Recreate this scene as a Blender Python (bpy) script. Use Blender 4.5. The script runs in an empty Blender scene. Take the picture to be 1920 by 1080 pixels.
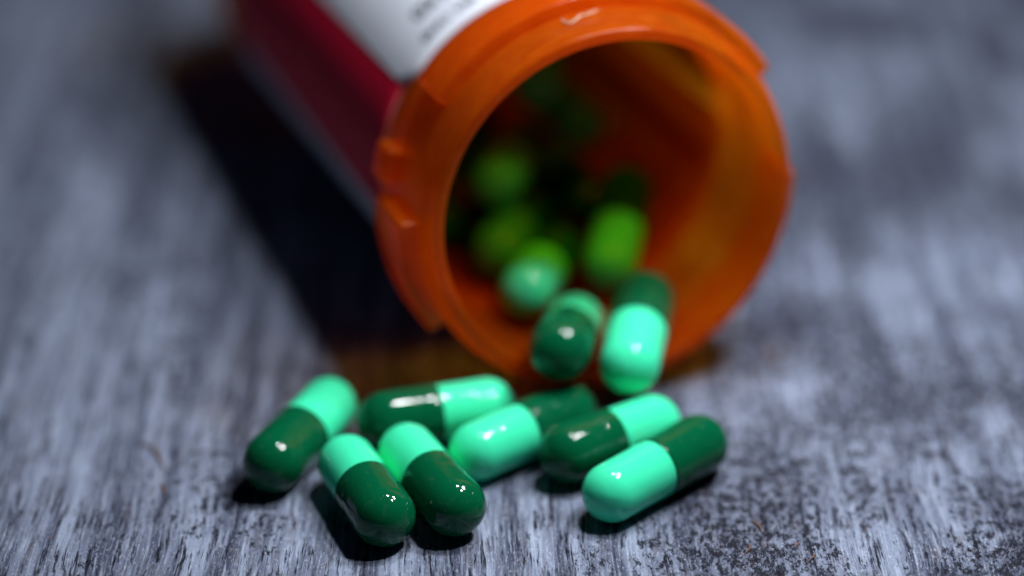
import bpy, bmesh, math, random
from mathutils import Vector, Matrix, noise

S = 0.001                      # everything below is written in millimetres, built in metres
random.seed(7)
scene = bpy.context.scene
C = scene.collection

# ------------------------------------------------------------------ camera
E_DEG = 26.8143
cam_d = bpy.data.cameras.new('camera')
cam = bpy.data.objects.new('camera', cam_d); C.objects.link(cam)
cam.location = (0, -0.250, 0.1476)
cam.rotation_euler = (math.radians(90 - E_DEG), 0, 0)
cam_d.sensor_width = 36; cam_d.lens = 93.75
cam_d.clip_start = 0.005; cam_d.clip_end = 20
cam_d.dof.use_dof = True
cam_d.dof.focus_distance = 0.2725
cam_d.dof.aperture_fstop = 5.7
scene.camera = cam

# ------------------------------------------------------------------ dim room light
world = bpy.data.worlds.new('World'); scene.world = world
world.use_nodes = True
bg = world.node_tree.nodes['Background']
bg.inputs[0].default_value = (0.20, 0.32, 0.75, 1)
bg.inputs[1].default_value = 0.018

# ------------------------------------------------------------------ the bulbs of the lamp overhead
LAMP = Vector((54, 16, 158))
BULBS = [(-31, 11, 0, 1.0), (18, 20, 0, 1.0), (9, -27, 0, 1.0), (30, 4, 0, 0.7)]
for bx_, by_, bz_, k in BULBS:
    ld = bpy.data.lights.new('bulb', 'POINT')
    ld.energy = 0.53 * k
    ld.color = (0.93, 0.97, 1.0)
    ld.shadow_soft_size = 6.5 * S
    lo = bpy.data.objects.new('bulb', ld); C.objects.link(lo)
    lo.location = (LAMP + Vector((bx_, by_, bz_))) * S

# ------------------------------------------------------------------ exposure
vs = scene.view_settings
vs.view_transform = 'Standard'; vs.look = 'None'
vs.exposure = 0.0; vs.gamma = 1.0; vs.use_curve_mapping = False
scene.render.engine = 'CYCLES'
scene.cycles.max_bounces = 14
scene.cycles.transparent_max_bounces = 16
scene.cycles.diffuse_bounces = 6
scene.cycles.transmission_bounces = 10


# ================================================================== helpers
def obj(name, me, mat=None, parent=None):
    o = bpy.data.objects.new(name, me); C.objects.link(o)
    if mat: me.materials.clear(); me.materials.append(mat)
    if parent: o.parent = parent
    return o

def tag(o, label, cat, group=None):
    o['label'] = label; o['category'] = cat
    if group: o['group'] = group
    return o

def mesh(name, verts, faces, smooth=True):
    me = bpy.data.meshes.new(name)
    me.from_pydata([tuple(c * S for c in v) for v in verts], [], faces)
    me.update()
    bm = bmesh.new(); bm.from_mesh(me)
    bmesh.ops.recalc_face_normals(bm, faces=bm.faces)
    bm.to_mesh(me); bm.free()
    if smooth:
        for p in me.polygons: p.use_smooth = True
    return me

def lathe(name, prof, n=64, closed=False, fn=None):
    """prof: list of (r, z); r == 0 at an end makes a pole. closed joins last to first."""
    V, F, rows = [], [], []
    for r, z in prof:
        if r < 1e-6:
            rows.append([len(V)]); V.append((0, 0, z))
        else:
            row = []
            for i in range(n):
                a = 2 * math.pi * i / n
                p = (r * math.cos(a), r * math.sin(a), z)
                if fn: p = fn(p)
                row.append(len(V)); V.append(p)
            rows.append(row)
    pairs = list(zip(rows[:-1], rows[1:]))
    if closed: pairs.append((rows[-1], rows[0]))
    for A, B in pairs:
        for i in range(n):
            j = (i + 1) % n
            if len(A) == 1: F.append((A[0], B[i], B[j]))
            elif len(B) == 1: F.append((A[i], A[j], B[0]))
            else: F.append((A[i], A[j], B[j], B[i]))
    return mesh(name, V, F)

class NT:
    def __init__(self, name):
        self.m = bpy.data.materials.new(name); self.m.use_nodes = True
        self.t = self.m.node_tree; self.t.nodes.clear()
        self.out = self.t.nodes.new('ShaderNodeOutputMaterial')
    def n(self, typ, ins=None, **kw):
        nd = self.t.nodes.new(typ)
        for k, v in kw.items(): setattr(nd, k, v)
        for k, v in (ins or {}).items():
            if hasattr(v, 'is_output'): self.t.links.new(v, nd.inputs[k])
            else: nd.inputs[k].default_value = v
        return nd
    def link(self, a, b): self.t.links.new(a, b)
    def noise(self, vec, scale, detail=3, rough=.55, dist=0.0):
        return self.n('ShaderNodeTexNoise', {'Vector': vec, 'Scale': scale, 'Detail': detail, 'Roughness': rough, 'Distortion': dist}).outputs['Fac']
    def math(self, op, a, b=0.0, c=0.0, clamp=False):
        nd = self.n('ShaderNodeMath', {0: a, 1: b, 2: c}, operation=op); nd.use_clamp = clamp
        return nd.outputs[0]
    def ramp(self, fac, a, b, lo=0.0, hi=1.0):
        nd = self.n('ShaderNodeMapRange', {'Value': fac, 'From Min': a, 'From Max': b, 'To Min': lo, 'To Max': hi}, interpolation_type='SMOOTHSTEP')
        return nd.outputs[0]
    def mix(self, f, a, b):
        nd = self.n('ShaderNodeMix', {0: f, 6: a, 7: b}, data_type='RGBA')
        return nd.outputs[2]
    def obj_mm(self, sc=(1, 1, 1), rot=(0, 0, 0)):
        tc = self.n('ShaderNodeTexCoord')
        mp = self.n('ShaderNodeMapping', {'Vector': tc.outputs['Object'], 'Scale': tuple(1000 * s for s in sc), 'Rotation': rot})
        return mp.outputs[0]

# ================================================================== materials
def mat_table():
    t = NT('worn painted wood')
    warp0 = t.obj_mm((1, 1, 1))
    wn = t.n('ShaderNodeTexNoise', {'Vector': warp0, 'Scale': .035, 'Detail': 2.0})
    wv = t.n('ShaderNodeVectorMath', {0: wn.outputs['Color'], 1: (.5, .5, .5)}, operation='SUBTRACT')
    wv2 = t.n('ShaderNodeVectorMath', {0: wv.outputs[0], 1: (2.4, 0, 0)}, operation='MULTIPLY')
    base = t.n('ShaderNodeVectorMath', {0: warp0, 1: wv2.outputs[0]}, operation='ADD').outputs[0]
    def st(sx, sy, ox=0.0):
        m = t.n('ShaderNodeVectorMath', {0: base, 1: (sx, sy, 1)}, operation='MULTIPLY').outputs[0]
        return t.n('ShaderNodeVectorMath', {0: m, 1: (ox, ox * 1.7, 0)}, operation='ADD').outputs[0]
    xx = t.n('ShaderNodeSeparateXYZ', {0: base}).outputs[0]
    patches = t.noise(st(.055, .030, 4.3), 1, 3, .6)             # where the paint is worn
    patches_x = t.math('MULTIPLY_ADD', t.ramp(xx, -20, 25), .26, t.math('MULTIPLY', t.ramp(patches, .30, .70), .60))  # worn patches plus a steady rise towards the right
    streak = t.noise(st(.34, .012, 1.0), 1, 4, .6)               # broad grain streaks
    streak2 = t.noise(st(1.1, .030, 7.0), 1, 4, .6)
    grain = t.noise(st(3.2, .12, 2.0), 1, 4, .65)                # fine long grain
    # paint body
    c0 = t.mix(t.ramp(streak, .33, .66), (.040, .048, .090, 1), (.262, .302, .420, 1))
    c1 = t.mix(t.math('MULTIPLY', t.ramp(streak2, .44, .68), .55), c0, (.034, .038, .076, 1))
    c2 = t.mix(t.math('MULTIPLY', t.ramp(grain, .46, .70), .55), c1, (.455, .525, .67, 1))
    c2 = t.mix(t.math('MULTIPLY', t.ramp(patches_x, .30, .80), .62), c2, (.055, .062, .104, 1))   # darker in worn patches and towards the right
    # brownish bare wood showing through
    bw = t.math('MULTIPLY', t.ramp(t.noise(st(.55, .16, 9.0), 1, 5, .65), .52, .72), .6)
    c3 = t.mix(bw, c2, (.075, .058, .066, 1))
    # pits and flecks of dark bare wood: long in the left grain, rounder in worn patches and towards the right
    fl_long = t.noise(st(1.9, .15, 3.0), 1, 8, .80)
    fl_round = t.noise(st(1.15, .55, 5.0), 1, 8, .82)
    fl = t.n('ShaderNodeMix', {0: t.ramp(patches_x, .25, .55), 2: fl_long, 3: fl_round}, data_type='FLOAT').outputs[0]
    thr = t.math('MULTIPLY_ADD', patches_x, -.115, .572)
    fm = t.ramp(t.math('SUBTRACT', fl, thr), .0, .035)
    c4 = t.mix(t.math('MULTIPLY', fm, .96), c3, (.006, .006, .014, 1))
    # bright chips of paint left standing
    lf = t.noise(st(3.6, 1.5, 11.0), 1, 6, .75)
    lm = t.math('MULTIPLY', t.ramp(t.math('SUBTRACT', lf, .555), .0, .05), t.math('MULTIPLY', t.ramp(fl, .60, .46), .42))
    c4b = t.mix(lm, c4, (.60, .635, .74, 1))
    # long drying cracks
    crack = t.noise(st(1.25, .075, 13.0), 1, 4, .6)
    cm = t.math('MULTIPLY', t.ramp(crack, .605, .65), t.ramp(grain, .36, .50))
    c5 = t.mix(t.math('MULTIPLY', cm, .95), c4b, (.007, .007, .015, 1))
    # rust coloured specks
    rust = t.ramp(t.noise(st(1.0, .55, 21.0), 1, 3, .6), .715, .75)
    c6 = t.mix(t.math('MULTIPLY', rust, .75), c5, (.30, .105, .045, 1))
    h = t.math('SUBTRACT', t.math('MULTIPLY', grain, .35), t.math('ADD', fm, cm))
    bp = t.n('ShaderNodeBump', {'Strength': .7, 'Distance': .00015, 'Height': h})
    rg = t.math('MULTIPLY_ADD', fm, .2, .62)
    b = t.n('ShaderNodeBsdfPrincipled', {'Base Color': c6, 'Roughness': rg, 'Normal': bp.outputs[0], 'Specular IOR Level': .2})
    t.link(b.outputs[0], t.out.inputs[0]); return t.m

def mat_gel(name, col, seed, sss):
    t = NT(name)
    p = t.obj_mm((1, 1, 1))
    oi = t.n('ShaderNodeObjectInfo')
    off = t.n('ShaderNodeVectorMath', {0: p, 1: t.n('ShaderNodeCombineXYZ', {0: t.math('MULTIPLY', oi.outputs['Random'], 60.0), 1: seed, 2: 0.0}).outputs[0]}, operation='ADD').outputs[0]
    big = t.noise(off, .35, 2)
    fine = t.noise(off, 9, 3)
    smear = t.noise(t.n('ShaderNodeVectorMath', {0: off, 1: (1.3, 1.3, .5)}, operation='MULTIPLY').outputs[0], 1.1, 4, .65)
    sm = t.ramp(smear, .56, .74)
    dust = t.ramp(t.noise(off, 3.6, 1, .4), .775, .80)
    tint = t.mix(t.math('MULTIPLY', sm, .035), col, (.45, .62, .58, 1))
    tint2 = t.mix(t.math('MULTIPLY', dust, .35), tint, (.5, .6, .58, 1))
    h = t.math('ADD', t.math('MULTIPLY', big, 1.0), t.math('MULTIPLY', fine, .010))
    bp = t.n('ShaderNodeBump', {'Strength': .2, 'Distance': .00035, 'Height': h})
    rg = t.math('ADD', t.math('MULTIPLY_ADD', sm, .05, .035), t.math('MULTIPLY', fine, .05))
    b = t.n('ShaderNodeBsdfPrincipled', {'Base Color': tint2, 'Roughness': rg, 'Normal': bp.outputs[0], 'IOR': 1.5, 'Specular IOR Level': .32,
            'Subsurface Weight': sss, 'Subsurface Radius': (.25, 1.0, .6), 'Subsurface Scale': .0006})
    t.link(b.outputs[0], t.out.inputs[0]); return t.m

def mat_amber():
    t = NT('amber plastic')
    p = t.obj_mm((1, 1, 1))
    n1 = t.noise(p, .22, 3)
    n2 = t.noise(t.n('ShaderNodeVectorMath', {0: p, 1: (.5, .5, 2.2)}, operation='MULTIPLY').outputs[0], .8, 4, .6)
    fine = t.noise(p, 6, 3)
    col = t.mix(t.ramp(n2, .3, .7), (.66, .105, .004, 1), (.85, .175, .007, 1))
    sc = t.noise(t.n('ShaderNodeVectorMath', {0: p, 1: (.55, .55, 1.9)}, operation='MULTIPLY').outputs[0], .9, 6, .72)
    scuff = t.ramp(sc, .60, .72)
    col = t.mix(t.math('MULTIPLY', scuff, .30), col, (.85, .42, .16, 1))
    ringl = t.noise(t.n('ShaderNodeVectorMath', {0: p, 1: (.04, .04, 1.6)}, operation='MULTIPLY').outputs[0], 1.0, 3, .6)   # faint mould lines round the neck
    hh = t.math('ADD', t.math('MULTIPLY', ringl, .7), t.math('ADD', n1, t.math('MULTIPLY', fine, .03)))
    bp = t.n('ShaderNodeBump', {'Strength': .25, 'Distance': .0004, 'Height': hh})
    rg = t.math('MULTIPLY_ADD', n2, .16, t.math('MULTIPLY_ADD', scuff, .2, .12))
    pr = t.n('ShaderNodeBsdfPrincipled', {'Base Color': col, 'Roughness': rg, 'IOR': 1.5, 'Normal': bp.outputs[0]})
    tl = t.n('ShaderNodeBsdfTranslucent', {'Color': (.98, .17, .003, 1), 'Normal': bp.outputs[0]})
    tr = t.n('ShaderNodeBsdfTransparent', {'Color': (.99, .74, .08, 1)})
    m1 = t.n('ShaderNodeMixShader', {0: .48}); t.link(pr.outputs[0], m1.inputs[1]); t.link(tl.outputs[0], m1.inputs[2])
    m2 = t.n('ShaderNodeMixShader', {0: .58}); t.link(m1.outputs[0], m2.inputs[1]); t.link(tr.outputs[0], m2.inputs[2])
    t.link(m2.outputs[0], t.out.inputs[0]); return t.m

def mat_paper(name, col, rough=.45):
    t = NT(name)
    p = t.obj_mm((1, 1, 1))
    n1 = t.noise(p, .25, 3); f = t.noise(p, 9, 3)
    c = t.mix(t.math('MULTIPLY', t.ramp(n1, .3, .7), .12), col, tuple(x * .75 for x in col[:3]) + (1,))
    bp = t.n('ShaderNodeBump', {'Strength': .2, 'Distance': .0001, 'Height': t.math('ADD', n1, t.math('MULTIPLY', f, .2))})
    b = t.n('ShaderNodeBsdfPrincipled', {'Base Color': c, 'Roughness': rough, 'Specular IOR Level': .18, 'Normal': bp.outputs[0]})
    tl = t.n('ShaderNodeBsdfTranslucent', {'Color': c})
    mx = t.n('ShaderNodeMixShader', {0: .15}); t.link(b.outputs[0], mx.inputs[1]); t.link(tl.outputs[0], mx.inputs[2])
    t.link(mx.outputs[0], t.out.inputs[0]); return t.m

def mat_plain(name, col, rough=.7):
    t = NT(name)
    n1 = t.noise(t.obj_mm((1, 1, 1)), 2.2, 3)
    c = t.mix(t.ramp(n1, .3, .7), col, tuple(x * .6 for x in col[:3]) + (1,))
    b = t.n('ShaderNodeBsdfPrincipled', {'Base Color': c, 'Roughness': rough})
    t.link(b.outputs[0], t.out.inputs[0]); return t.m

M_TABLE = mat_table()
M_DARK = mat_gel('dark green gelatin', (.001, .090, .034, 1), 3.0, .05)
M_MINT = mat_gel('mint gelatin', (.055, .82, .44, 1), 17.0, .2)
M_AMBER = mat_amber()
M_WHITE = mat_paper('white label paper', (.66, .69, .77, 1))
M_MAROON = mat_paper('maroon label print', (.80, .006, .045, 1), .6)
M_INK = mat_plain('black label ink', (.02, .02, .03, 1), .5)
M_FIBRE = mat_plain('dry brown wood fibre', (.19, .095, .065, 1), .8)

# ================================================================== table
def build_table():
    x0, x1, y0, y1, th = -170, 170, -120, 330, 18
    nx, ny = 68, 90
    V, F = [], []
    for j in range(ny + 1):
        for i in range(nx + 1):
            x = x0 + (x1 - x0) * i / nx; y = y0 + (y1 - y0) * j / ny
            z = -.02 - .03 * (noise.noise(Vector((x * .06, y * .01, 0))) + 1) / 2
            V.append((x, y, z))
    for j in range(ny):
        for i in range(nx):
            a = j * (nx + 1) + i
            F.append((a, a + 1, a + nx + 2, a + nx + 1))
    # sides and underside
    rim = [i for i in range(nx + 1)] + [j * (nx + 1) + nx for j in range(1, ny + 1)] + \
          [ny * (nx + 1) + i for i in range(nx - 1, -1, -1)] + [j * (nx + 1) for j in range(ny - 1, 0, -1)]
    low = []
    for k in rim:
        low.append(len(V)); V.append((V[k][0], V[k][1], -th))
    for k in range(len(rim)):
        m = (k + 1) % len(rim)
        F.append((rim[k], low[k], low[m], rim[m]))
    F.append(tuple(reversed(low)))
    o = obj('table_top', mesh('table_top', V, F), M_TABLE)
    o['kind'] = 'structure'
    o['label'] = 'weathered grey painted wooden table top with worn dark flecks'
    return o
build_table()

# ================================================================== pill bottle
A_AX = Vector((0.34429023, -0.93857161, 0.0234))          # out of the mouth
X_AX = Vector((0.93882868, 0.34438453, -0.0)); U_AX = Vector((-0.0080586, 0.02196859, 0.99972618))
MOUTH = Vector((11.35, 14.4375, 23.2601))
LB = 96.0
bottle = bpy.data.objects.new('pill_bottle', None); C.objects.link(bottle)
bottle.empty_display_size = .01
rot = Matrix((X_AX, U_AX, A_AX)).transposed().to_4x4()
bottle.matrix_world = Matrix.Translation((MOUTH - A_AX * LB) * S) @ rot
tag(bottle, 'open orange translucent pill bottle lying on its side with white and maroon labels', 'pill bottle')
RB = 21.0
def arc(cx, cz, r, a0, a1, n=5):
    return [(cx + r * math.cos(math.radians(a0 + (a1 - a0) * i / n)), cz + r * math.sin(math.radians(a0 + (a1 - a0) * i / n))) for i in range(n + 1)]
T = LB
prof = [(0, 0.5), (12, .5), (17.6, .35)] + arc(RB - 1.6, 1.6, 1.6, -80, 0, 5) + \
       [(RB, 20), (RB, 45), (RB, T - 14.2), (RB, T - 13.3), (RB + .15, T - 13.0)] + \
       arc(21.6, T - 12.4, .5, -70, 0, 3) + [(22.1, T - 10.5), (22.1, T - 3.2), (21.75, T - 2.2), (21.2, T - 1.2)] + \
       arc(20.65, T - .55, .55, 0, 90, 5) + arc(20.2, T - .45, .45, 90, 180, 5) + \
       [(19.72, T - 2), (19.72, T - 12), (19.72, 40), (19.72, 12)] + arc(18.2, 3.0, 1.5, 0, -90, 4) + [(12, 1.5), (0, 1.5)]
obj('shell', lathe('shell', prof, 160), M_AMBER, bottle)

def curved_box(name, a0, a1, z0, z1, r0, r1, bev=.35, step=2.0, slope=0.0, twist=0.0):
    """a raised segment round the neck, angles in degrees; cross-section with chamfered outer edges, rounded ends"""
    n = max(3, int(abs(a1 - a0) / step))
    stations = []
    d = math.degrees(bev / r1)
    al = [a0, a0 + d * .35, a0 + d] + [a0 + (a1 - a0) * i / n for i in range(1, n)] + [a1 - d, a1 - d * .35, a1]
    V, F, rows = [], [], []
    for k, a in enumerate(al):
        e = min(k, len(al) - 1 - k)
        ins = (bev, bev * .35, 0)[e] if e < 3 else 0
        f = (a - a0) / (a1 - a0)
        rr = r1 - ins - slope * f
        zz0, zz1 = z0 + ins * .7 + twist * f, z1 - ins * .7 + twist * f
        sec = [(r0, zz0), (rr - bev, zz0), (rr - bev * .3, zz0 + bev * .3), (rr, zz0 + bev), (rr, zz1 - bev), (rr - bev * .3, zz1 - bev * .3), (rr - bev, zz1), (r0, zz1)]
        row = []
        for r, z in sec:
            row.append(len(V)); V.append((r * math.cos(math.radians(a)), r * math.sin(math.radians(a)), z))
        rows.append(row)
    for A, B in zip(rows[:-1], rows[1:]):
        for i in range(7):                       # open on the side that grows out of the neck
            j = i + 1
            F.append((A[i], A[j], B[j], B[i]))
    F.append(tuple(rows[0])); F.append(tuple(reversed(rows[-1])))
    return mesh(name, V, F)

def lug(*a, **k): return obj('lug', curved_box('lug', *a, **k), M_AMBER, bottle)
lug(31, 143, T - 11.0, T - 4.6, 21.9, 23.8, bev=.35)
lug(162.5, 172.5, T - 13.4, T - 9.6, 20.6, 24.0, bev=.55)
lug(177, 211, T - 11.4, T - 2.6, 21.7, 24.1, bev=.35)
lug(270, 361, T - 9.8, T - 2.8, 21.9, 23.1, bev=.5)

def label_sheet(name, a0, a1, z0, z1, r, th, cr, mat, parent):
    """thin curved sheet with rounded corners"""
    na, nz = max(6, int((a1 - a0) / 2)), 26
    w = math.radians(a1 - a0) * r; hgt = z1 - z0
    V, F = [], []
    def pt(i, j, rr):
        s = i / na * w
        # inset of z extents near the side edges (rounded corners)
        ds = min(s, w - s)
        ins = cr - math.sqrt(max(0, cr * cr - (cr - ds) ** 2)) if ds < cr else 0
        z = z0 + ins + (hgt - 2 * ins) * j / nz
        a = math.radians(a0) + s / r
        return (rr * math.cos(a), rr * math.sin(a), z)
    # denser columns close to the edges so that the corner is round
    cols = [0, .04, .12, .25, .45, .7, 1]
    us = [c * cr / w * na for c in cols] + [x for x in range(1, na) if cr / w * na < x < na - cr / w * na] + [na - c * cr / w * na for c in reversed(cols)]
    layers = []
    for rr in (r, r + th):
        g = []
        for u in us:
            col = []
            for j in range(nz + 1):
                col.append(len(V)); V.append(pt(u, j, rr))
            g.append(col)
        layers.append(g)
    nu = len(us)
    for L, g in enumerate(layers):
        for i in range(nu - 1):
            for j in range(nz):
                q = (g[i][j], g[i + 1][j], g[i + 1][j + 1], g[i][j + 1])
                F.append(q if L else tuple(reversed(q)))
    a, b = layers
    for i in range(nu - 1):
        for j in (0, nz): F.append((a[i][j], a[i + 1][j], b[i + 1][j], b[i][j]))
    for j in range(nz):
        for i in (0, nu - 1): F.append((a[i][j], a[i][j + 1], b[i][j + 1], b[i][j]))
    return obj(name, mesh(name, V, F), mat, parent)

wrap = label_sheet('wrap_label', 141, 364, T - 85, T - 18.2, RB + .03, .09, 1.2, M_WHITE, bottle)
wrap['label'] = 'lower wrap label, white paper under the maroon band'
mar = label_sheet('printed_band', 141.05, 194, T - 84.9, T - 18.22, RB + .125, .03, 1.15, M_MAROON, wrap)
mar['label'] = 'maroon printed band along the side of the bottle'
front = label_sheet('main_label', 12, 149.5, T - 85, T - 16.5, RB + .17, .10, 3.0, M_WHITE, bottle)
front['label'] = 'white paper label with rounded corner and black print'

def text_on_bottle(body, size, a_start, z_line, r, parent, flip=False, bold=0.0):
    cu = bpy.data.curves.new('printed_text', 'FONT')
    cu.body = body; cu.size = size; cu.extrude = 0; cu.offset = bold; cu.resolution_u = 3
    tmp = bpy.data.objects.new('tmp_text', cu); C.objects.link(tmp)
    bpy.context.view_layer.update()
    me = bpy.data.meshes.new_from_object(tmp.evaluated_get(bpy.context.evaluated_depsgraph_get()))
    bpy.data.objects.remove(tmp); bpy.data.curves.remove(cu)
    bm = bmesh.new(); bm.from_mesh(me)
    bmesh.ops.triangulate(bm, faces=bm.faces)
    bmesh.ops.subdivide_edges(bm, edges=[e for e in bm.edges if e.calc_length() > .5], cuts=2)
    for v in bm.verts:
        x, y = v.co.x, v.co.y
        a = math.radians(a_start) - x / r
        z = z_line + y
        v.co = Vector((r * math.cos(a), r * math.sin(a), z)) * S
    bmesh.ops.recalc_face_normals(bm, faces=bm.faces)
    bm.to_mesh(me); bm.free(); me.name = 'printed_text'
    return obj('printed_text', me, M_INK, parent)

text_on_bottle('0H/1 H0', 2.2, 135.5, T - 21.0, RB + .285, front, bold=.09)
text_on_bottle('0316', 3.4, 132.5, T - 27.0, RB + .285, front, bold=.16)

# ================================================================== capsules
RC, RBODY = 3.35, 3.18
def capsule_meshes(hl):
    """dark cap towards +z, mint body towards -z; hl = half distance between the end centres"""
    r = RC
    cap = [(r - .16, -.02), (r - .05, -.06), (r - .005, -.01), (r, .12), (r, hl * .30), (r - .012, hl * .36), (r - .035, hl * .42), (r - .012, hl * .48),
           (r, hl * .54), (r - .005, hl * .8), (r - .03, hl * .97)]
    cap += [((r - .03) * math.cos(math.radians(a)), hl + (r - .03) * math.sin(math.radians(a))) for a in range(6, 90, 6)] + [(0, hl + r - .03)]
    b = RBODY
    body = [(b - .3, 1.2), (b, 1.0), (b, 0), (b, -hl * .5), (b, -hl * .93)]
    body += [(b * math.cos(math.radians(a)), -hl - b * math.sin(math.radians(a))) for a in range(4, 90, 6)] + [(0, -hl - b)]
    return lathe('cap', cap, 56), lathe('body', body, 56)

CAPS = [
    ((-25.36, -5.57, 3.35), (-20.31, 6.84, 3.19)),
    ((-13.2, -16.27, 3.35), (-17.44, -5.79, 3.19)),
    ((-5.98, -14.33, 3.35), (-11.17, -3.34, 3.19)),
    ((-13.68, 3.14, 3.35), (-2.84, 6.72, 3.19)),
    ((6.11, 5.02, 3.35), (-3.64, -3.03, 3.19)),
    ((6.12, -3.66, 3.35), (15.28, 2.79, 3.19)),
    ((19.91, -2.05, 3.35), (10.41, -11.5, 3.19)),
    ((5.33, 7.12, 10.24), (7.07, 18.78, 7.1)),
    ((14.96, 19.24, 9.6), (12.97, 7.26, 8.51)),
    ((5.19, 35.68, 8.25), (1.72, 24.01, 9.03)),
    ((13.85, 43.52, 12.33), (11.54, 32.38, 7.94)),
    ((2.2, 47.76, 7.55), (-1.69, 36.2, 8.01)),
    ((1.41, 54.33, 13.71), (-1.79, 42.57, 14.14)),
    ((4.45, 72.82, 13.4), (8.62, 61.36, 13.63)),
    ((4.39, 72.09, 20.19), (3.2, 59.98, 19.3)),
    ((9.3, 47.48, 9.41), (4.73, 58.78, 8.83)),
    ((-9.28, 38.97, 10.11), (-12.94, 50.59, 9.36)),
    ((-0.53, 54.46, 6.2), (-3.55, 66.28, 6.19)),
    ((-8.89, 70.43, 5.53), (-14.68, 59.99, 8.04)),
    ((-5.5, 69.79, 11.8), (-12.63, 79.69, 11.74)),
    ((-5.31, 46.19, 6.68), (-8.35, 57.99, 6.11)),
    ((-18.32, 66.96, 8.52), (-13.95, 77.91, 5.39)),
    ((-5.35, 76.89, 6.6), (-11.96, 87.09, 5.49)),
]
ON_TABLE = 'capsules spilled on the table'
IN_MOUTH = 'capsules in the bottle mouth'
IN_PILE = 'capsules piled inside the bottle'
LABELS = [
    ('leftmost capsule on the table, set apart, dark green end toward the viewer', ON_TABLE),
    ('capsule nearest the viewer, left one of the front pair with dark green ends forward', ON_TABLE),
    ('right one of the front pair of capsules with dark green ends forward', ON_TABLE),
    ('capsule lying crosswise behind the front pair, with a long white shine', ON_TABLE),
    ('capsule in the middle of the spill with its mint end forward and left', ON_TABLE),
    ('capsule with dark green end forward, lying between two mint-end-forward capsules', ON_TABLE),
    ('rightmost capsule on the table, mint end forward and dark green end at right', ON_TABLE),
    ('capsule on the bottle lip pointing its dark green end at the viewer', IN_MOUTH),
    ('capsule hanging over the bottle lip with its mint end outward', IN_MOUTH),
    ('blurred capsule left in the bottle, just behind the dark-ended one on the lip', IN_PILE),
    ('blurred bright mint capsule leaning on the right wall inside the bottle', IN_PILE),
    ('blurred capsule at left inside the bottle, second behind the lip', IN_PILE),
    ('blurred capsule raised on the left of the pile deep in the bottle', IN_PILE),
    ('dim capsule deep in the middle of the bottle, mint end outward', IN_PILE),
    ('topmost dim capsule far back near the upper left of the bottle opening', IN_PILE),
    ('dim dark green capsule end in the centre of the bottle', IN_PILE),
]
HID = ('capsule hidden in the black shade at the bottom of the pile in the bottle', IN_PILE)
for k, (A, B) in enumerate(CAPS):
    A, B = Vector(A), Vector(B)
    d = A - B; hl = d.length / 2
    root = bpy.data.objects.new('capsule', None); C.objects.link(root)
    root.empty_display_size = .003
    q = d.normalized().to_track_quat('Z', 'Y')
    spin = random.uniform(0, 6.28)
    root.matrix_world = Matrix.Translation((A + B) / 2 * S) @ q.to_matrix().to_4x4() @ Matrix.Rotation(spin, 4, 'Z')
    if k in (7, 8): root.scale = (1.06, 1.06, 1.06)
    lab, grp = LABELS[k] if k < len(LABELS) else HID
    tag(root, lab, 'capsule', grp)
    mc, mb = capsule_meshes(hl)
    obj('cap', mc, M_DARK, root); obj('body', mb, M_MINT, root)

# ================================================================== bits lying about
def tube(name, pts, radii, n=7, flat=1.0):
    V, F, rows = [], [], []
    P = [Vector(p) for p in pts]
    for k, p in enumerate(P):
        d = (P[min(k + 1, len(P) - 1)] - P[max(k - 1, 0)]).normalized()
        sd = d.cross(Vector((0, 0, 1))).normalized(); up = sd.cross(d)
        row = []
        for i in range(n):
            a = 2 * math.pi * i / n
            q = p + (sd * math.cos(a) + up * math.sin(a) * flat) * radii[k]
            row.append(len(V)); V.append(tuple(q))
        rows.append(row)
    for A, B in zip(rows[:-1], rows[1:]):
        for i in range(n):
            j = (i + 1) % n
            F.append((A[i], A[j], B[j], B[i]))
    F.append(tuple(reversed(rows[0]))); F.append(tuple(rows[-1]))
    return mesh(name, V, F)

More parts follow.
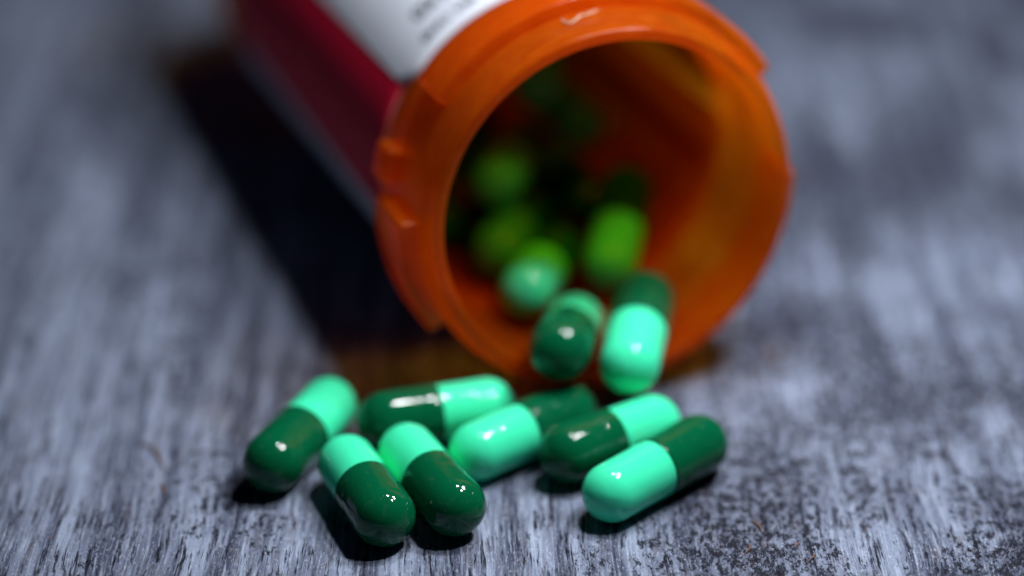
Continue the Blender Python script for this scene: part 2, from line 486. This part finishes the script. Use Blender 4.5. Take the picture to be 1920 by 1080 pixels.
SPLINTERS = [
    ((-41.0, 4.7), (-37.3, -2.5), .26, 'long blurred brown wood fibre on the table, left of the leftmost capsule'),
    ((-37.6, -4.6), (-36.9, -7.3), .22, 'short brown wood fibre just in front of the long one at left'),
    ((25.2, -12.2), (25.9, -14.6), .24, 'reddish brown wood fibre on the table, front right of the rightmost capsule'),
    ((24.7, -16.6), (23.6, -18.8), .20, 'thin brown wood fibre near the front edge below the rightmost capsule'),
    ((31.1, -18.4), (29.9, -20.3), .18, 'small brown wood fibre at the front, farthest right of the fibres'),
    ((29.8, 25.4), (30.0, 21.6), .48, 'blurred rust brown wood chip on the table right of the bottle mouth'),
]
for (ax, ay), (bx_, by_), r, lab in SPLINTERS:
    pts, rad = [], []
    n = 8
    for i in range(n + 1):
        f = i / n
        px = ax + (bx_ - ax) * f; py = ay + (by_ - ay) * f
        w = math.sin(f * math.pi) * .12 * math.hypot(bx_ - ax, by_ - ay)
        px += w * random.uniform(.5, 1.0)
        pts.append((px, py, r * .42 + .02 + .10 * math.sin(f * 3.1)))
        rad.append(.7 * r * (.25 + .75 * math.sin(min(1, f * 1.15 + .08) * math.pi) ** .7) * random.uniform(.75, 1.1))
    o = obj('wood_fibre', tube('wood_fibre', pts, rad, 7, .45), M_FIBRE)
    tag(o, lab, 'wood fibre', 'wood fibres on the table')

M_LINT = mat_plain('pale lint', (.75, .55, .38, 1), .7)
def on_neck(a, t, r=22.2):
    a = math.radians(a)
    return MOUTH + A_AX * t + X_AX * (r * math.cos(a)) + U_AX * (r * math.sin(a))
lint = [(102.5, -3.9), (102.7, -3.2), (101.9, -2.75), (100.6, -2.7), (99.2, -2.9), (97.6, -3.3), (96.6, -3.2), (95.0, -3.35), (93.4, -3.6), (91.6, -3.9)]
pts = [on_neck(a, t, 22.2 - max(0, t + 3.2) * .35) for a, t in lint]
o = obj('lint_fibre', tube('lint_fibre', pts, [.05, .09, .10, .11, .09, .10, .07, .08, .07, .04], 6), M_LINT)
tag(o, 'tiny pale curled lint fibre stuck on top of the orange bottle neck', 'lint')
